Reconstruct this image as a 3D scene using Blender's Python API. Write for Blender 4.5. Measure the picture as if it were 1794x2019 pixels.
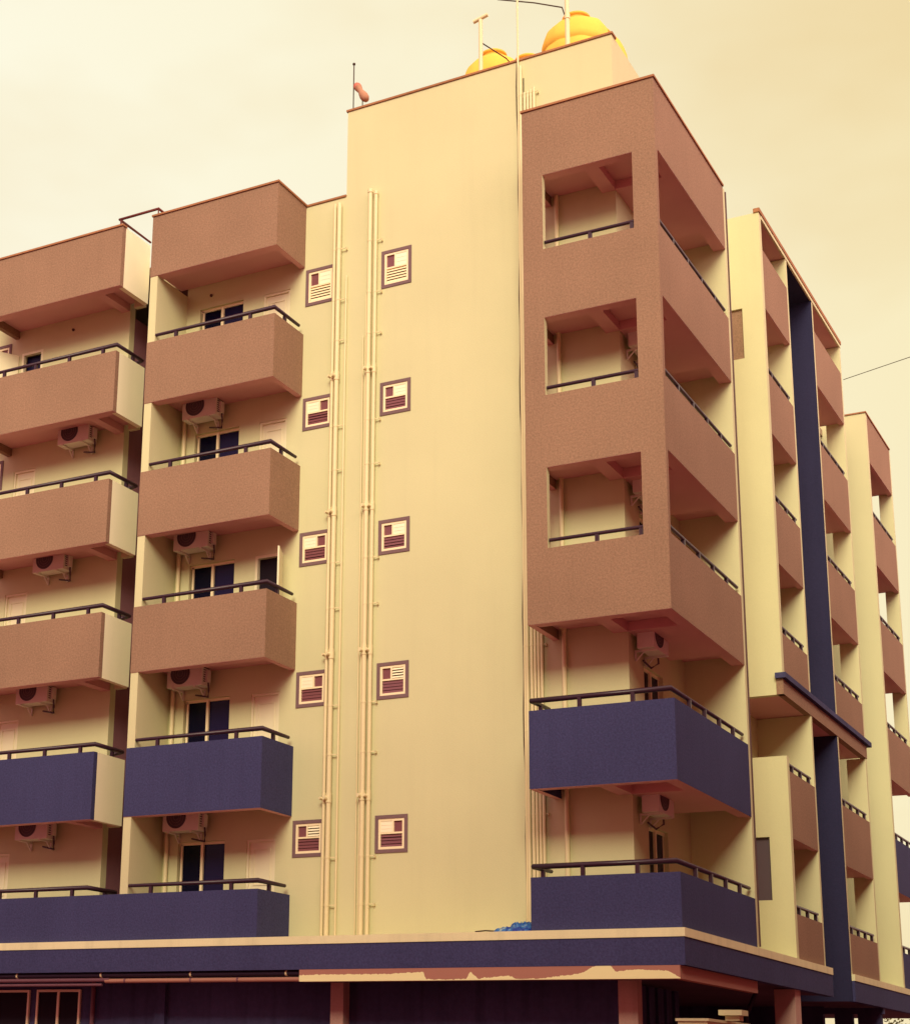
import bpy, math, random
from mathutils import Vector, Matrix, noise
random.seed(7)
R = math.radians
for o in list(bpy.data.objects):
    bpy.data.objects.remove(o, do_unlink=True)
scene = bpy.context.scene
C = scene.collection

# ------------------------------------------------------------------ camera
cd = bpy.data.cameras.new("camera")
cam = bpy.data.objects.new("camera", cd)
C.objects.link(cam)
scene.camera = cam
cam.location = (8.79, -28.03, 1.6)
yaw, pit, rol = R(-30.288), R(14.699), R(1.323)
F = Vector((math.sin(yaw)*math.cos(pit), math.cos(yaw)*math.cos(pit), math.sin(pit)))
Rv = Vector((math.cos(yaw), -math.sin(yaw), 0))
U = Rv.cross(F)
R2 = Rv*math.cos(rol) + U*math.sin(rol)
U2 = -Rv*math.sin(rol) + U*math.cos(rol)
cam.rotation_euler = Matrix((R2, U2, -F)).transposed().to_euler()
cd.sensor_fit = 'HORIZONTAL'
cd.sensor_width = 36.0
cd.lens = 3283.1*36/1794
cd.shift_x = (897-600.2)/1794
cd.shift_y = (1257.7-1009.5)/1794
cd.clip_end = 2000

# ------------------------------------------------------------------ sky and sun
SUN_EL, SUN_AZ = 31.0, 161.0            # azimuth measured from +Y towards +X
w = bpy.data.worlds.new("World")
scene.world = w
w.use_nodes = True
nt = w.node_tree
nt.nodes.clear()
def N(tree, typ, **kw):
    n = tree.nodes.new(typ)
    for k, v in kw.items():
        setattr(n, k, v)
    return n
out = N(nt, 'ShaderNodeOutputWorld')
bg = N(nt, 'ShaderNodeBackground')
bg.inputs['Strength'].default_value = 0.05
sky = N(nt, 'ShaderNodeTexSky', sky_type='NISHITA')
sky.sun_disc = False
sky.sun_elevation = R(SUN_EL)
sky.sun_rotation = R(SUN_AZ)
sky.dust_density = 4.0
# thin overcast: a warm cloud sheet with soft mottling lies over the clear sky
tc = N(nt, 'ShaderNodeTexCoord')
mp = N(nt, 'ShaderNodeMapping')
mp.inputs['Scale'].default_value = (1.0, 1.0, 2.2)
nz = N(nt, 'ShaderNodeTexNoise')
nz.inputs['Scale'].default_value = 1.8
nz.inputs['Detail'].default_value = 5
nz.inputs['Roughness'].default_value = 0.5
cr = N(nt, 'ShaderNodeValToRGB')
cr.color_ramp.elements[0].position = 0.42
cr.color_ramp.elements[0].color = (8.3, 7.3, 5.1, 1)
cr.color_ramp.elements[1].position = 0.57
cr.color_ramp.elements[1].color = (9.0, 8.7, 7.0, 1)
mx = N(nt, 'ShaderNodeMixRGB')
mx.inputs['Fac'].default_value = 0.97
nt.links.new(tc.outputs['Generated'], mp.inputs['Vector'])
nt.links.new(mp.outputs['Vector'], nz.inputs['Vector'])
nt.links.new(nz.outputs['Fac'], cr.inputs['Fac'])
nt.links.new(sky.outputs['Color'], mx.inputs['Color1'])
nt.links.new(cr.outputs['Color'], mx.inputs['Color2'])
# the overcast is pale cream to the north and thickens to a dull rose towards the south
sx = N(nt, 'ShaderNodeSeparateXYZ')
nt.links.new(tc.outputs['Generated'], sx.inputs[0])
my = N(nt, 'ShaderNodeMapRange')
my.inputs['From Min'].default_value = 0.25
my.inputs['From Max'].default_value = -0.35
nt.links.new(sx.outputs['Y'], my.inputs['Value'])
ms = N(nt, 'ShaderNodeMixRGB')
ms.inputs['Color2'].default_value = (8.2, 4.6, 5.0, 1)
nt.links.new(my.outputs['Result'], ms.inputs['Fac'])
mw = N(nt, 'ShaderNodeMapRange')
mw.inputs['From Min'].default_value = -0.62
mw.inputs['From Max'].default_value = -0.10
nt.links.new(sx.outputs['X'], mw.inputs['Value'])
mq = N(nt, 'ShaderNodeMixRGB', blend_type='MULTIPLY')
mq.inputs['Color2'].default_value = (0.95, 0.86, 0.66, 1)
nt.links.new(mw.outputs['Result'], mq.inputs['Fac'])
nt.links.new(mx.outputs['Color'], mq.inputs['Color1'])
nt.links.new(mq.outputs['Color'], ms.inputs['Color1'])
# and it is thinnest, so brightest, low in the east
me_ = N(nt, 'ShaderNodeMapRange')
me_.inputs['From Min'].default_value = 0.15
me_.inputs['From Max'].default_value = 0.75
nt.links.new(sx.outputs['X'], me_.inputs['Value'])
ml = N(nt, 'ShaderNodeMixRGB')
ml.inputs['Color2'].default_value = (24.0, 16.0, 14.5, 1)
nt.links.new(me_.outputs['Result'], ml.inputs['Fac'])
nt.links.new(ms.outputs['Color'], ml.inputs['Color1'])
nt.links.new(ml.outputs['Color'], bg.inputs['Color'])
nt.links.new(bg.outputs['Background'], out.inputs['Surface'])

sl = bpy.data.lights.new("sun", 'SUN')
sl.energy = 1.5
sl.angle = R(28)
sl.color = (1.0, 0.90, 0.62)
sun = bpy.data.objects.new("sun", sl)
C.objects.link(sun)
sd = Vector((math.sin(R(SUN_AZ))*math.cos(R(SUN_EL)), math.cos(R(SUN_AZ))*math.cos(R(SUN_EL)), math.sin(R(SUN_EL))))
sun.rotation_euler = (-sd).to_track_quat('-Z', 'Y').to_euler()
sun.location = sd*60
scene.view_settings.view_transform = 'Standard'
scene.view_settings.look = 'None'
scene.view_settings.gamma = 1
scene.view_settings.exposure = 1.18

# ------------------------------------------------------------------ materials
def principled(name, col, rough=0.85, metal=0.0, spec=0.3):
    m = bpy.data.materials.new(name)
    m.use_nodes = True
    b = m.node_tree.nodes['Principled BSDF']
    b.inputs['Base Color'].default_value = (*col, 1)
    b.inputs['Roughness'].default_value = rough
    b.inputs['Metallic'].default_value = metal
    b.inputs['Specular IOR Level'].default_value = spec
    return m, m.node_tree, b
def paint(name, col, var=0.06, grain=0.05, gscale=38, bump=0.25, rough=0.9, stain=0.10, streak=True, spec=0.15):
    """rendered plaster under paint: soft mottling, fine grain, faint rain streaks"""
    m, t, b = principled(name, col, rough, spec=spec)
    L = t.links.new
    co = N(t, 'ShaderNodeTexCoord')
    n1 = N(t, 'ShaderNodeTexNoise'); n1.inputs['Scale'].default_value = 0.55; n1.inputs['Detail'].default_value = 4
    n2 = N(t, 'ShaderNodeTexNoise'); n2.inputs['Scale'].default_value = gscale; n2.inputs['Detail'].default_value = 3
    n2.inputs['Roughness'].default_value = 0.75
    mpg = N(t, 'ShaderNodeMapping'); mpg.inputs['Scale'].default_value = (2.6, 2.6, 0.16)
    n3 = N(t, 'ShaderNodeTexNoise'); n3.inputs['Scale'].default_value = 1.6; n3.inputs['Detail'].default_value = 6
    for q in (n1, n2):
        L(co.outputs['Object'], q.inputs['Vector'])
    L(co.outputs['Object'], mpg.inputs['Vector']); L(mpg.outputs['Vector'], n3.inputs['Vector'])
    def mr(src, lo, hi, a=0.3, bb=0.7):
        r = N(t, 'ShaderNodeMapRange')
        r.inputs['From Min'].default_value = a; r.inputs['From Max'].default_value = bb
        r.inputs['To Min'].default_value = lo; r.inputs['To Max'].default_value = hi
        L(src, r.inputs['Value']); return r.outputs['Result']
    v1 = mr(n1.outputs['Fac'], 1-var, 1+var)
    v2 = mr(n2.outputs['Fac'], 1-grain, 1+grain)
    v3 = mr(n3.outputs['Fac'], 1-(stain if streak else 0), 1.0, 0.25, 0.5)
    a = N(t, 'ShaderNodeMath', operation='MULTIPLY'); L(v1, a.inputs[0]); L(v2, a.inputs[1])
    a2 = N(t, 'ShaderNodeMath', operation='MULTIPLY'); L(a.outputs[0], a2.inputs[0]); L(v3, a2.inputs[1])
    vm = N(t, 'ShaderNodeVectorMath', operation='SCALE')
    vm.inputs[0].default_value = col
    L(a2.outputs[0], vm.inputs['Scale'])
    L(vm.outputs['Vector'], b.inputs['Base Color'])
    bp = N(t, 'ShaderNodeBump'); bp.inputs['Strength'].default_value = bump; bp.inputs['Distance'].default_value = 0.01
    L(n2.outputs['Fac'], bp.inputs['Height']); L(bp.outputs['Normal'], b.inputs['Normal'])
    return m
M = {}
M['cream'] = paint('cream_plaster', (0.62, 0.615, 0.36), var=0.03, grain=0.025, stain=0.025)
M['soffit'] = paint('soffit_plaster', (0.68, 0.37, 0.36), var=0.05, grain=0.04, streak=False)
M['cheek'] = paint('lightened_cream_plaster', (0.93, 0.92, 0.64), var=0.03, grain=0.02, stain=0.02)  # cream lightened to stand in for light the side parapets lack
M['ledge'] = paint('ledge_plaster', (0.78, 0.76, 0.46), var=0.06, grain=0.04, stain=0.12)
M['terra'] = paint('terracotta_paint', (0.288, 0.181, 0.118), var=0.07, grain=0.20, gscale=24, bump=0.5, stain=0.04)
M['blue'] = paint('slate_blue_paint', (0.050, 0.052, 0.132), var=0.06, grain=0.22, gscale=24, bump=0.5, stain=0.08)
M['navy'] = paint('navy_paint', (0.026, 0.026, 0.066), var=0.05, grain=0.10, gscale=26, bump=0.4)
M['mauve'] = paint('mauve_paint', (0.25, 0.12, 0.14), var=0.05, grain=0.06)
M['coping'] = paint('coping_cement', (0.36, 0.17, 0.085), var=0.1, grain=0.12, gscale=14)
M['groundwall'] = paint('ground_floor_paint', (0.060, 0.060, 0.135), var=0.25, grain=0.12, gscale=12, stain=0.35)
M['pier'] = paint('pier_plaster', (0.50, 0.33, 0.27), var=0.15, grain=0.08, stain=0.2)
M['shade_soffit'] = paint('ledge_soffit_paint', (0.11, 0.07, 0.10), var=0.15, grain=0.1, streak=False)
M['pipe'] = principled('cream_pipe', (0.76, 0.68, 0.40), 0.45)[0]
M['rail'] = principled('railing_enamel', (0.030, 0.010, 0.022), 0.4, spec=0.5)[0]
M['rustrail'] = principled('red_oxide_steel', (0.13, 0.022, 0.018), 0.6)[0]
M['frame'] = principled('window_frame_enamel', (0.90, 0.80, 0.52), 0.4)[0]
M['surround'] = paint('window_surround_paint', (0.19, 0.12, 0.125), var=0.08, grain=0.08, streak=False)
M['louvre'] = principled('louvre_glass', (0.20, 0.075, 0.085), 0.25, spec=0.5)[0]
M['white'] = principled('white_board', (0.95, 0.90, 0.66), 0.5)[0]
M['dark'] = principled('dark_interior', (0.012, 0.006, 0.014), 0.9)[0]  # near black, room darkness put into the colour
M['glass'] = principled('tinted_glass', (0.003, 0.003, 0.018), 0.12, spec=0.12)[0]
M['glass2'] = principled('tinted_glass_curtain', (0.010, 0.009, 0.045), 0.2, spec=0.15)[0]
M['door'] = paint('door_enamel', (0.80, 0.76, 0.52), var=0.02, grain=0.01, rough=0.5, streak=False)
M['ac'] = paint('ac_casing', (0.74, 0.68, 0.60), var=0.04, grain=0.02, rough=0.5, streak=False)
M['acdark'] = principled('ac_grille', (0.10, 0.07, 0.085), 0.6)[0]
M['acring'] = principled('grille_wire', (0.22, 0.13, 0.13), 0.6)[0]
M['steel'] = principled('bracket_steel', (0.10, 0.05, 0.05), 0.6, 0.3)[0]
M['tank'] = paint('yellow_tank_plastic', (0.93, 0.56, 0.09), var=0.08, grain=0.03, rough=0.8, streak=False, spec=0.2)
M['tanklid'] = principled('orange_tank_lid', (0.92, 0.48, 0.06), 0.5)[0]
M['blackpipe'] = principled('black_pipe', (0.022, 0.012, 0.030), 0.5)[0]
M['brownpipe'] = principled('brown_pipe', (0.40, 0.20, 0.14), 0.5)[0]
M['purplepipe'] = principled('purple_pipe', (0.16, 0.07, 0.09), 0.5)[0]
M['wire'] = principled('wire_black', (0.06, 0.03, 0.02), 0.6)[0]
M['gourd'] = paint('gourd_clay', (0.46, 0.24, 0.15), var=0.2, grain=0.1, gscale=9, streak=False)
M['gourdred'] = principled('gourd_red', (0.55, 0.16, 0.11), 0.6)[0]
M['bark'] = paint('bark', (0.10, 0.06, 0.04), var=0.2, grain=0.2, gscale=9)
M['leaf'] = paint('leaf', (0.12, 0.10, 0.03), var=0.3, grain=0.2, streak=False)
M['nbwall'] = paint('rose_bounce_paint', (0.74, 0.25, 0.30), var=0.1, grain=0.05)  # walls of the added blocks, coloured to tint the shaded recesses
M['roof'] = paint('roof_screed', (0.35, 0.27, 0.18), var=0.1, grain=0.1, streak=False)

def ground_material():
    m, t, b = principled('red_earth', (0.13, 0.05, 0.035), 0.95)
    co = N(t, 'ShaderNodeTexCoord')
    n1 = N(t, 'ShaderNodeTexNoise'); n1.inputs['Scale'].default_value = 0.3; n1.inputs['Detail'].default_value = 9
    r = N(t, 'ShaderNodeValToRGB')
    r.color_ramp.elements[0].position = .35; r.color_ramp.elements[0].color = (0.22, 0.060, 0.075, 1)
    r.color_ramp.elements[1].position = .7; r.color_ramp.elements[1].color = (0.36, 0.11, 0.12, 1)
    t.links.new(co.outputs['Object'], n1.inputs['Vector']); t.links.new(n1.outputs['Fac'], r.inputs['Fac'])
    t.links.new(r.outputs['Color'], b.inputs['Base Color'])
    return m
M['earth'] = ground_material()

def peeling_material():
    """terracotta band whose paint has come away from the bottom up, showing the cream undercoat"""
    m, t, b = principled('peeling_band', (0.5, 0.2, 0.1), 0.9)
    L = t.links.new
    co = N(t, 'ShaderNodeTexCoord')
    sp = N(t, 'ShaderNodeSeparateXYZ'); L(co.outputs['Object'], sp.inputs[0])
    mr = N(t, 'ShaderNodeMapRange'); mr.inputs['From Min'].default_value = -7.5; mr.inputs['From Max'].default_value = 0.0
    L(sp.outputs['X'], mr.inputs['Value'])
    cr = N(t, 'ShaderNodeValToRGB'); e = cr.color_ramp.elements
    prof = [(0.0, 0.45), (0.05, 0.5), (0.26, 0.50), (0.355, 0.62), (0.362, 0.10), (0.42, 0.06), (0.47, 0.10), (0.48, 0.60), (0.50, 0.12),
            (0.58, 0.30), (0.60, 0.04), (0.68, 0.12), (0.70, 0.2), (0.76, 0.40), (0.80, 0.92), (0.83, 0.95), (0.845, 0.5), (0.90, 0.62), (0.97, 0.5), (1.0, 0.0)]
    e[0].position = prof[0][0]; e[0].color = (prof[0][1],)*3+(1,)
    e[1].position = prof[-1][0]; e[1].color = (prof[-1][1],)*3+(1,)
    for p, v in prof[1:-1]:
        q = e.new(p); q.color = (v, v, v, 1)
    L(mr.outputs['Result'], cr.inputs['Fac'])
    nz = N(t, 'ShaderNodeTexNoise'); nz.inputs['Scale'].default_value = 9; nz.inputs['Detail'].default_value = 5; nz.inputs['Roughness'].default_value = .7
    L(co.outputs['Object'], nz.inputs['Vector'])
    zr = N(t, 'ShaderNodeMapRange'); zr.inputs['From Min'].default_value = 3.30; zr.inputs['From Max'].default_value = 3.56
    L(sp.outputs['Z'], zr.inputs['Value'])
    ad = N(t, 'ShaderNodeMath', operation='MULTIPLY_ADD'); ad.inputs[1].default_value = 0.35; ad.inputs[2].default_value = -0.17
    L(nz.outputs['Fac'], ad.inputs[0])
    a2 = N(t, 'ShaderNodeMath', operation='ADD'); L(cr.outputs['Color'], a2.inputs[0]); L(ad.outputs[0], a2.inputs[1])
    lt = N(t, 'ShaderNodeMath', operation='LESS_THAN'); L(zr.outputs['Result'], lt.inputs[0]); L(a2.outputs[0], lt.inputs[1])
    # only the street face has peeled
    yl = N(t, 'ShaderNodeMath', operation='LESS_THAN'); yl.inputs[1].default_value = -0.10; L(sp.outputs['Y'], yl.inputs[0])
    mm = N(t, 'ShaderNodeMath', operation='MULTIPLY'); L(lt.outputs[0], mm.inputs[0]); L(yl.outputs[0], mm.inputs[1])
    mx = N(t, 'ShaderNodeMixRGB'); mx.inputs['Color1'].default_value = (0.40, 0.19, 0.14, 1); mx.inputs['Color2'].default_value = (0.85, 0.82, 0.44, 1)
    L(mm.outputs[0], mx.inputs['Fac']); L(mx.outputs['Color'], b.inputs['Base Color'])
    return m
M['peel'] = peeling_material()

def tarp_material():
    m, t, b = principled('blue_tarpaulin', (0.03, 0.12, 0.42), 0.45)
    co = N(t, 'ShaderNodeTexCoord')
    n1 = N(t, 'ShaderNodeTexNoise'); n1.inputs['Scale'].default_value = 7; n1.inputs['Detail'].default_value = 3
    r = N(t, 'ShaderNodeValToRGB'); e = r.color_ramp.elements
    e[0].position = .40; e[0].color = (0.012, 0.04, 0.28, 1)
    e[1].position = .66; e[1].color = (0.30, 0.42, 0.42, 1)
    q = e.new(.54); q.color = (0.03, 0.16, 0.42, 1)
    t.links.new(co.outputs['Object'], n1.inputs['Vector']); t.links.new(n1.outputs['Fac'], r.inputs['Fac'])
    t.links.new(r.outputs['Color'], b.inputs['Base Color'])
    return m
M['tarp'] = tarp_material()

# ------------------------------------------------------------------ mesh helpers
class MB:
    def __init__(s):
        s.v = []; s.f = []; s.smooth = []
    def add(s, vs, fs, sm=False):
        o = len(s.v); s.v += [tuple(q) for q in vs]
        for f in fs:
            s.f.append(tuple(o+i for i in f)); s.smooth.append(sm)
        return s
    def box(s, x0, x1, y0, y1, z0, z1):
        if x0 > x1: x0, x1 = x1, x0
        if y0 > y1: y0, y1 = y1, y0
        if z0 > z1: z0, z1 = z1, z0
        v = [(x0, y0, z0), (x1, y0, z0), (x1, y1, z0), (x0, y1, z0), (x0, y0, z1), (x1, y0, z1), (x1, y1, z1), (x0, y1, z1)]
        return s.add(v, [(0, 3, 2, 1), (4, 5, 6, 7), (0, 1, 5, 4), (1, 2, 6, 5), (2, 3, 7, 6), (3, 0, 4, 7)])
    def obox(s, c, hx, hy, hz, rot):
        v = []
        for sz in (-1, 1):
            for sx, sy in ((-1, -1), (1, -1), (1, 1), (-1, 1)):
                v.append(tuple(Vector(c) + rot @ Vector((sx*hx, sy*hy, sz*hz))))
        return s.add(v, [(0, 3, 2, 1), (4, 5, 6, 7), (0, 1, 5, 4), (1, 2, 6, 5), (2, 3, 7, 6), (3, 0, 4, 7)])
    def tube(s, pts, r, n=10, caps=True):
        pts = [Vector(p) for p in pts]
        rings = []
        for i, p in enumerate(pts):
            d = Vector((0, 0, 0))
            if i > 0: d += (p-pts[i-1]).normalized()
            if i < len(pts)-1: d += (pts[i+1]-p).normalized()
            d.normalize()
            a = Vector((0, 0, 1)) if abs(d.z) < 0.8 else Vector((1, 0, 0))
            u = d.cross(a).normalized(); v = d.cross(u).normalized()
            k = 1.0
            if 0 < i < len(pts)-1:
                c = (p-pts[i-1]).normalized().dot((pts[i+1]-p).normalized())
                k = 1/max(0.5, math.sqrt((1+c)/2))
            rr = r[i] if isinstance(r, (list, tuple)) else r
            rings.append([p+(u*math.cos(t)+v*math.sin(t))*rr*(k if k < 1.5 else 1.4) for t in [2*math.pi*j/n for j in range(n)]])
        vs = [q for ring in rings for q in ring]; fs = []
        for i in range(len(rings)-1):
            for j in range(n):
                fs.append((i*n+j, i*n+(j+1) % n, (i+1)*n+(j+1) % n, (i+1)*n+j))
        s.add(vs, fs, True)
        if caps:
            s.add(rings[0], [tuple(range(n))]); s.add(rings[-1], [tuple(reversed(range(n)))])
        return s
    def lathe(s, prof, c=(0, 0, 0), n=32, rot=None):
        vs = []; fs = []
        for r, z in prof:
            for j in range(n):
                t = 2*math.pi*j/n
                q = Vector((r*math.cos(t), r*math.sin(t), z))
                if rot: q = rot @ q
                vs.append(q+Vector(c))
        for i in range(len(prof)-1):
            for j in range(n):
                fs.append((i*n+j, i*n+(j+1) % n, (i+1)*n+(j+1) % n, (i+1)*n+j))
        return s.add(vs, fs, True)
    def build(s, name, mat, parent=None, loc=None):
        me = bpy.data.meshes.new(name)
        me.from_pydata(s.v, [], s.f)
        me.polygons.foreach_set('use_smooth', s.smooth)
        me.materials.append(mat)
        me.update()
        import bmesh
        bm = bmesh.new(); bm.from_mesh(me)
        bmesh.ops.recalc_face_normals(bm, faces=bm.faces)
        bm.to_mesh(me); bm.free()
        o = bpy.data.objects.new(name, me)
        C.objects.link(o)
        if parent: o.parent = parent
        if loc: o.location = loc
        return o
def B(*a): return MB().box(*a)
def tag(o, label=None, cat=None, group=None, kind=None):
    if label: o['label'] = label
    if cat: o['category'] = cat
    if group: o['group'] = group
    if kind: o['kind'] = kind
    return o
def empty(name, loc=(0, 0, 0), rz=0):
    o = bpy.data.objects.new(name, None); C.objects.link(o)
    o.location = loc; o.rotation_euler = (0, 0, rz); o.empty_display_size = .3
    return o
def copy_tree(o, parent=None):
    c = o.copy(); C.objects.link(c); c.parent = parent
    for ch in list(o.children):
        copy_tree(ch, c)
    return c
def holed_wall(mb, axis, pos, thick, u0, u1, z0, z1, holes):
    """wall in the plane y=pos (axis 'y', u is x) or x=pos (axis 'x', u is y), front at pos, going back by thick"""
    us = sorted({u0, u1} | {h[0] for h in holes} | {h[1] for h in holes})
    zs = sorted({z0, z1} | {h[2] for h in holes} | {h[3] for h in holes})
    def P(u, z, d):
        return (u, pos+d, z) if axis == 'y' else (pos+d, u, z)
    def solid(i, j):
        if i < 0 or j < 0 or i >= len(us)-1 or j >= len(zs)-1: return False
        cu = (us[i]+us[i+1])/2; cz = (zs[j]+zs[j+1])/2
        return not any(h[0] < cu < h[1] and h[2] < cz < h[3] for h in holes)
    for i in range(len(us)-1):
        for j in range(len(zs)-1):
            if not solid(i, j): continue
            a, b2, c, d = us[i], us[i+1], zs[j], zs[j+1]
            for dd in (0, thick):
                mb.add([P(a, c, dd), P(b2, c, dd), P(b2, d, dd), P(a, d, dd)], [(0, 1, 2, 3)])
            for (di, dj, e0, e1) in ((-1, 0, (a, c), (a, d)), (1, 0, (b2, c), (b2, d)), (0, -1, (a, c), (b2, c)), (0, 1, (a, d), (b2, d))):
                if not solid(i+di, j+dj):
                    mb.add([P(*e0, 0), P(*e1, 0), P(*e1, thick), P(*e0, thick)], [(0, 1, 2, 3)])
    # weld
    idx = {}; nv = []; remap = []
    for v in mb.v:
        k = tuple(round(q, 5) for q in v)
        if k not in idx:
            idx[k] = len(nv); nv.append(v)
        remap.append(idx[k])
    mb.v = nv; mb.f = [tuple(remap[i] for i in f) for f in mb.f]
    return mb

# ------------------------------------------------------------------ levels of the building
PT = [20.61, 17.47, 14.37, 11.275, 8.178, 5.115]       # parapet tops, roof down to first floor
PB = [19.10, 16.00, 12.89, 9.82, 6.72, 4.156]          # undersides of the same bands
WY = 1.24                                              # plane of the long street wall
RX = -1.24                                             # plane of the rooms behind the corner balconies
FL = [PB[i]+0.36 for i in range(5)]+[4.20]             # floor levels of each balcony

# ground ------------------------------------------------------------
g = MB().add([(-600, -600, 0), (600, -600, 0), (600, 600, 0), (-600, 600, 0)], [(0, 1, 2, 3)])
tag(g.build('ground', M['earth']), kind='structure')

apt = empty('apartment_building', (-3, 6, 0))
tag(apt, 'six storey cream apartment building with terracotta and slate blue balconies', 'building')
apt.matrix_world  # evaluated below through explicit inverse
OFF = Vector((-3, 6, 0))
def part(mb, name, mat, parent=None, label=None):
    """mesh given in world coordinates, parented to the building (or to one of its parts)"""
    o = mb.build(name, mat, parent or apt)
    if parent is None:
        o.location = -OFF
    if label: o['label'] = label
    return o

# --- long street wall: holes for sliding doors, doors and louvred windows
SL = (-11.30, -10.12)      # sliding door of the near left bay
DR = (-9.58, -8.88)        # plain door beside it
WL = (-8.40, -7.80)        # left column of louvred windows (inside the surround)
WR = (-6.50, -5.92)        # right column
wz = [(18.20, 18.94), (15.24, 15.85), (12.14, 12.75), (9.06, 9.68), (5.94, 6.55)]
dtop = [PB[i]-0.43 for i in range(5)]
holes = []
for i in range(5):
    holes.append((*SL, FL[i+1], dtop[i]+.02)); holes.append((*DR, FL[i+1], dtop[i]))
    holes.append((*WL, *wz[i]))
holes_l1 = []
for i in range(5):
    holes_l1.append((-16.56, -15.90, FL[i+1], dtop[i]))
    holes_l1.append((-17.60, -16.98, *wz[i]))
mb = MB(); holed_wall(mb, 'y', WY, 0.2, -11.67, -7.477, 0.0, 20.60, [h for h in holes])
part(mb, 'wall', M['cream'])
mb = MB(); holed_wall(mb, 'y', WY, 0.2, -7.477, RX, 0.0, 22.73, [(*WR, *z) for z in wz])
part(mb, 'wall', M['cream'])
mb = MB(); holed_wall(mb, 'y', WY, 0.2, -24.0, -13.31, 0.0, 20.60, holes_l1)
part(mb, 'wall', M['cream'])
# shaft between the two left bays
part(B(-13.31, -11.87, 2.3, 2.45, 0, 20.6), 'wall', M['mauve'])
part(B(-13.46, -13.31, 1.44, 2.3, 0, 19.0), 'wall', M['mauve'])
# tower sides and roof, main roof, hidden rear walls
part(B(RX-.2, RX, WY+.2, 9.0, 20.4, 22.73), 'wall', M['cream'])
part(B(-7.477, -7.277, WY+.2, 9.0, 20.3, 22.73), 'wall', M['cream'])
part(B(-7.277, RX-.2, 8.8, 9.0, 20.3, 22.73), 'wall', M['cream'])
part(B(-7.277, RX-.2, WY+.2, 8.8, 22.1, 22.3), 'roof', M['roof'])
part(B(-24, -7.477, WY+.2, 24, 20.05, 20.25), 'roof', M['roof'])
part(B(-7.477, RX, 9.0, 24, 20.05, 20.25), 'roof', M['roof'])
part(B(-24, RX, 23.8, 24, 3.6, 20.05), 'wall', M['cream'])
part(B(-24.2, -24, WY, 24, 0, 20.25), 'wall', M['cream'])
# wall of the rooms towards the side street, with sliding doors on the corner balconies
sh = [(2.1, 3.25, FL[i+1], dtop[i]-.02) for i in range(5)]
mb = MB(); holed_wall(mb, 'x', RX-.2, 0.2, WY+.2, 15.95, 3.6, 20.4, sh)
part(mb, 'wall', M['cream'])
# copings
def coping(x0, x1, y0, y1, z):
    part(B(x0-.03, x1+.03, y0-.03, y1+.03, z, z+.045), 'coping', M['coping'])
coping(-7.477, RX, WY, WY+.2, 22.73)
coping(-8.48, -7.51, WY, WY+.2, 20.60)

# --- sliding doors, doors and windows
def sliding(x0, x1, z0, z1, axis='y', pos=WY, curtain=False):
    d = 0.07
    def bx(m, a, b2, c0, c1, dd0, dd1):
        if axis == 'y': m.box(a, b2, pos+dd0, pos+dd1, c0, c1)
        else: m.box(pos-dd1, pos-dd0, a, b2, c0, c1)
        return m
    fr = MB(); mid = (x0+x1)/2; t = .045
    bx(fr, x0+.03, x0+.03+t, z0, z1-.03, d, d+.05); bx(fr, x1-t+.02, x1, z0, z1-.03, d+.02, d+.07)
    bx(fr, mid-.04, mid+.02, z0, z1-.03, d-.02, d+.03)
    bx(fr, x0, x1, z1-.06, z1, d, d+.05)
    bx(fr, x0, x1, z0, z0+.06, d, d+.05)
    f = part(fr, 'sliding_door', M['frame'])
    for a, b2, m in ((x0+.07, mid-.04, 'glass'), (mid+.02, x1-.03, 'glass2')):
        o = bx(MB(), a, b2, z0+.06, z1-.06, d+.035, d+.045).build('glass_pane', M[m], f)
    return f
def door(x0, x1, z0, z1):
    m = MB(); t = .05
    m.box(x0, x0+t, WY+.02, WY+.10, z0, z1-t); m.box(x1-t, x1, WY+.02, WY+.10, z0, z1-t); m.box(x0, x1, WY+.02, WY+.10, z1-t, z1)
    f = part(m, 'door', M['door'])
    l = MB(); l.box(x0+t, x1-t, WY+.06, WY+.10, z0, z1-t)
    for (a, b2, c, d) in ((.16, .84, .56, .93), (.16, .84, .10, .50)):
        ww = x1-x0-2*t; hh = z1-z0-t
        xa = x0+t+a*ww; xb = x0+t+b2*ww; za = z0+c*hh; zb = z0+d*hh
        for q in ((xa, xb, za, za+.02), (xa, xb, zb-.02, zb), (xa, xa+.02, za+.02, zb-.02), (xb-.02, xb, za+.02, zb-.02)):
            l.box(q[0], q[1], WY+.045, WY+.06, q[2], q[3])
    l.build('door_leaf', M['door'], f)
    MB().tube([(x1-t-.06, WY+.05, z0+1.0), (x1-t-.06, WY+.01, z0+1.0), (x1-t-.16, WY+.01, z0+1.0)], .012, 8).build('handle', M['steel'], f)
    return f
def open_door(x0, x1, z0, z1):
    m = MB(); t = .06
    m.box(x0, x0+t, WY-.004, WY+.10, z0, z1-t); m.box(x1-t, x1, WY-.004, WY+.10, z0, z1-t); m.box(x0, x1, WY-.004, WY+.10, z1-t, z1)
    f = part(m, 'door', M['door'], label='door standing open on to the balcony')
    B(x0+t, x1-t, WY+.11, WY+.13, z0, z1-t).build('dark_backing', M['dark'], f)  # dark sheet stands in for the unlit room
    l = MB(); l.obox((x1-.03+.145, WY-.31, (z0+z1-t)/2+.01), .018, .32, (z1-t-z0)/2-.01, Matrix.Rotation(R(24), 3, 'Z'))
    l.build('door_leaf', M['door'], f)
    MB().tube([(x1+.20, WY-.58, z0+1.0), (x1+.15, WY-.60, z0+1.0), (x1+.11, WY-.50, z0+1.0)], .012, 8).build('handle', M['steel'], f)
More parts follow.
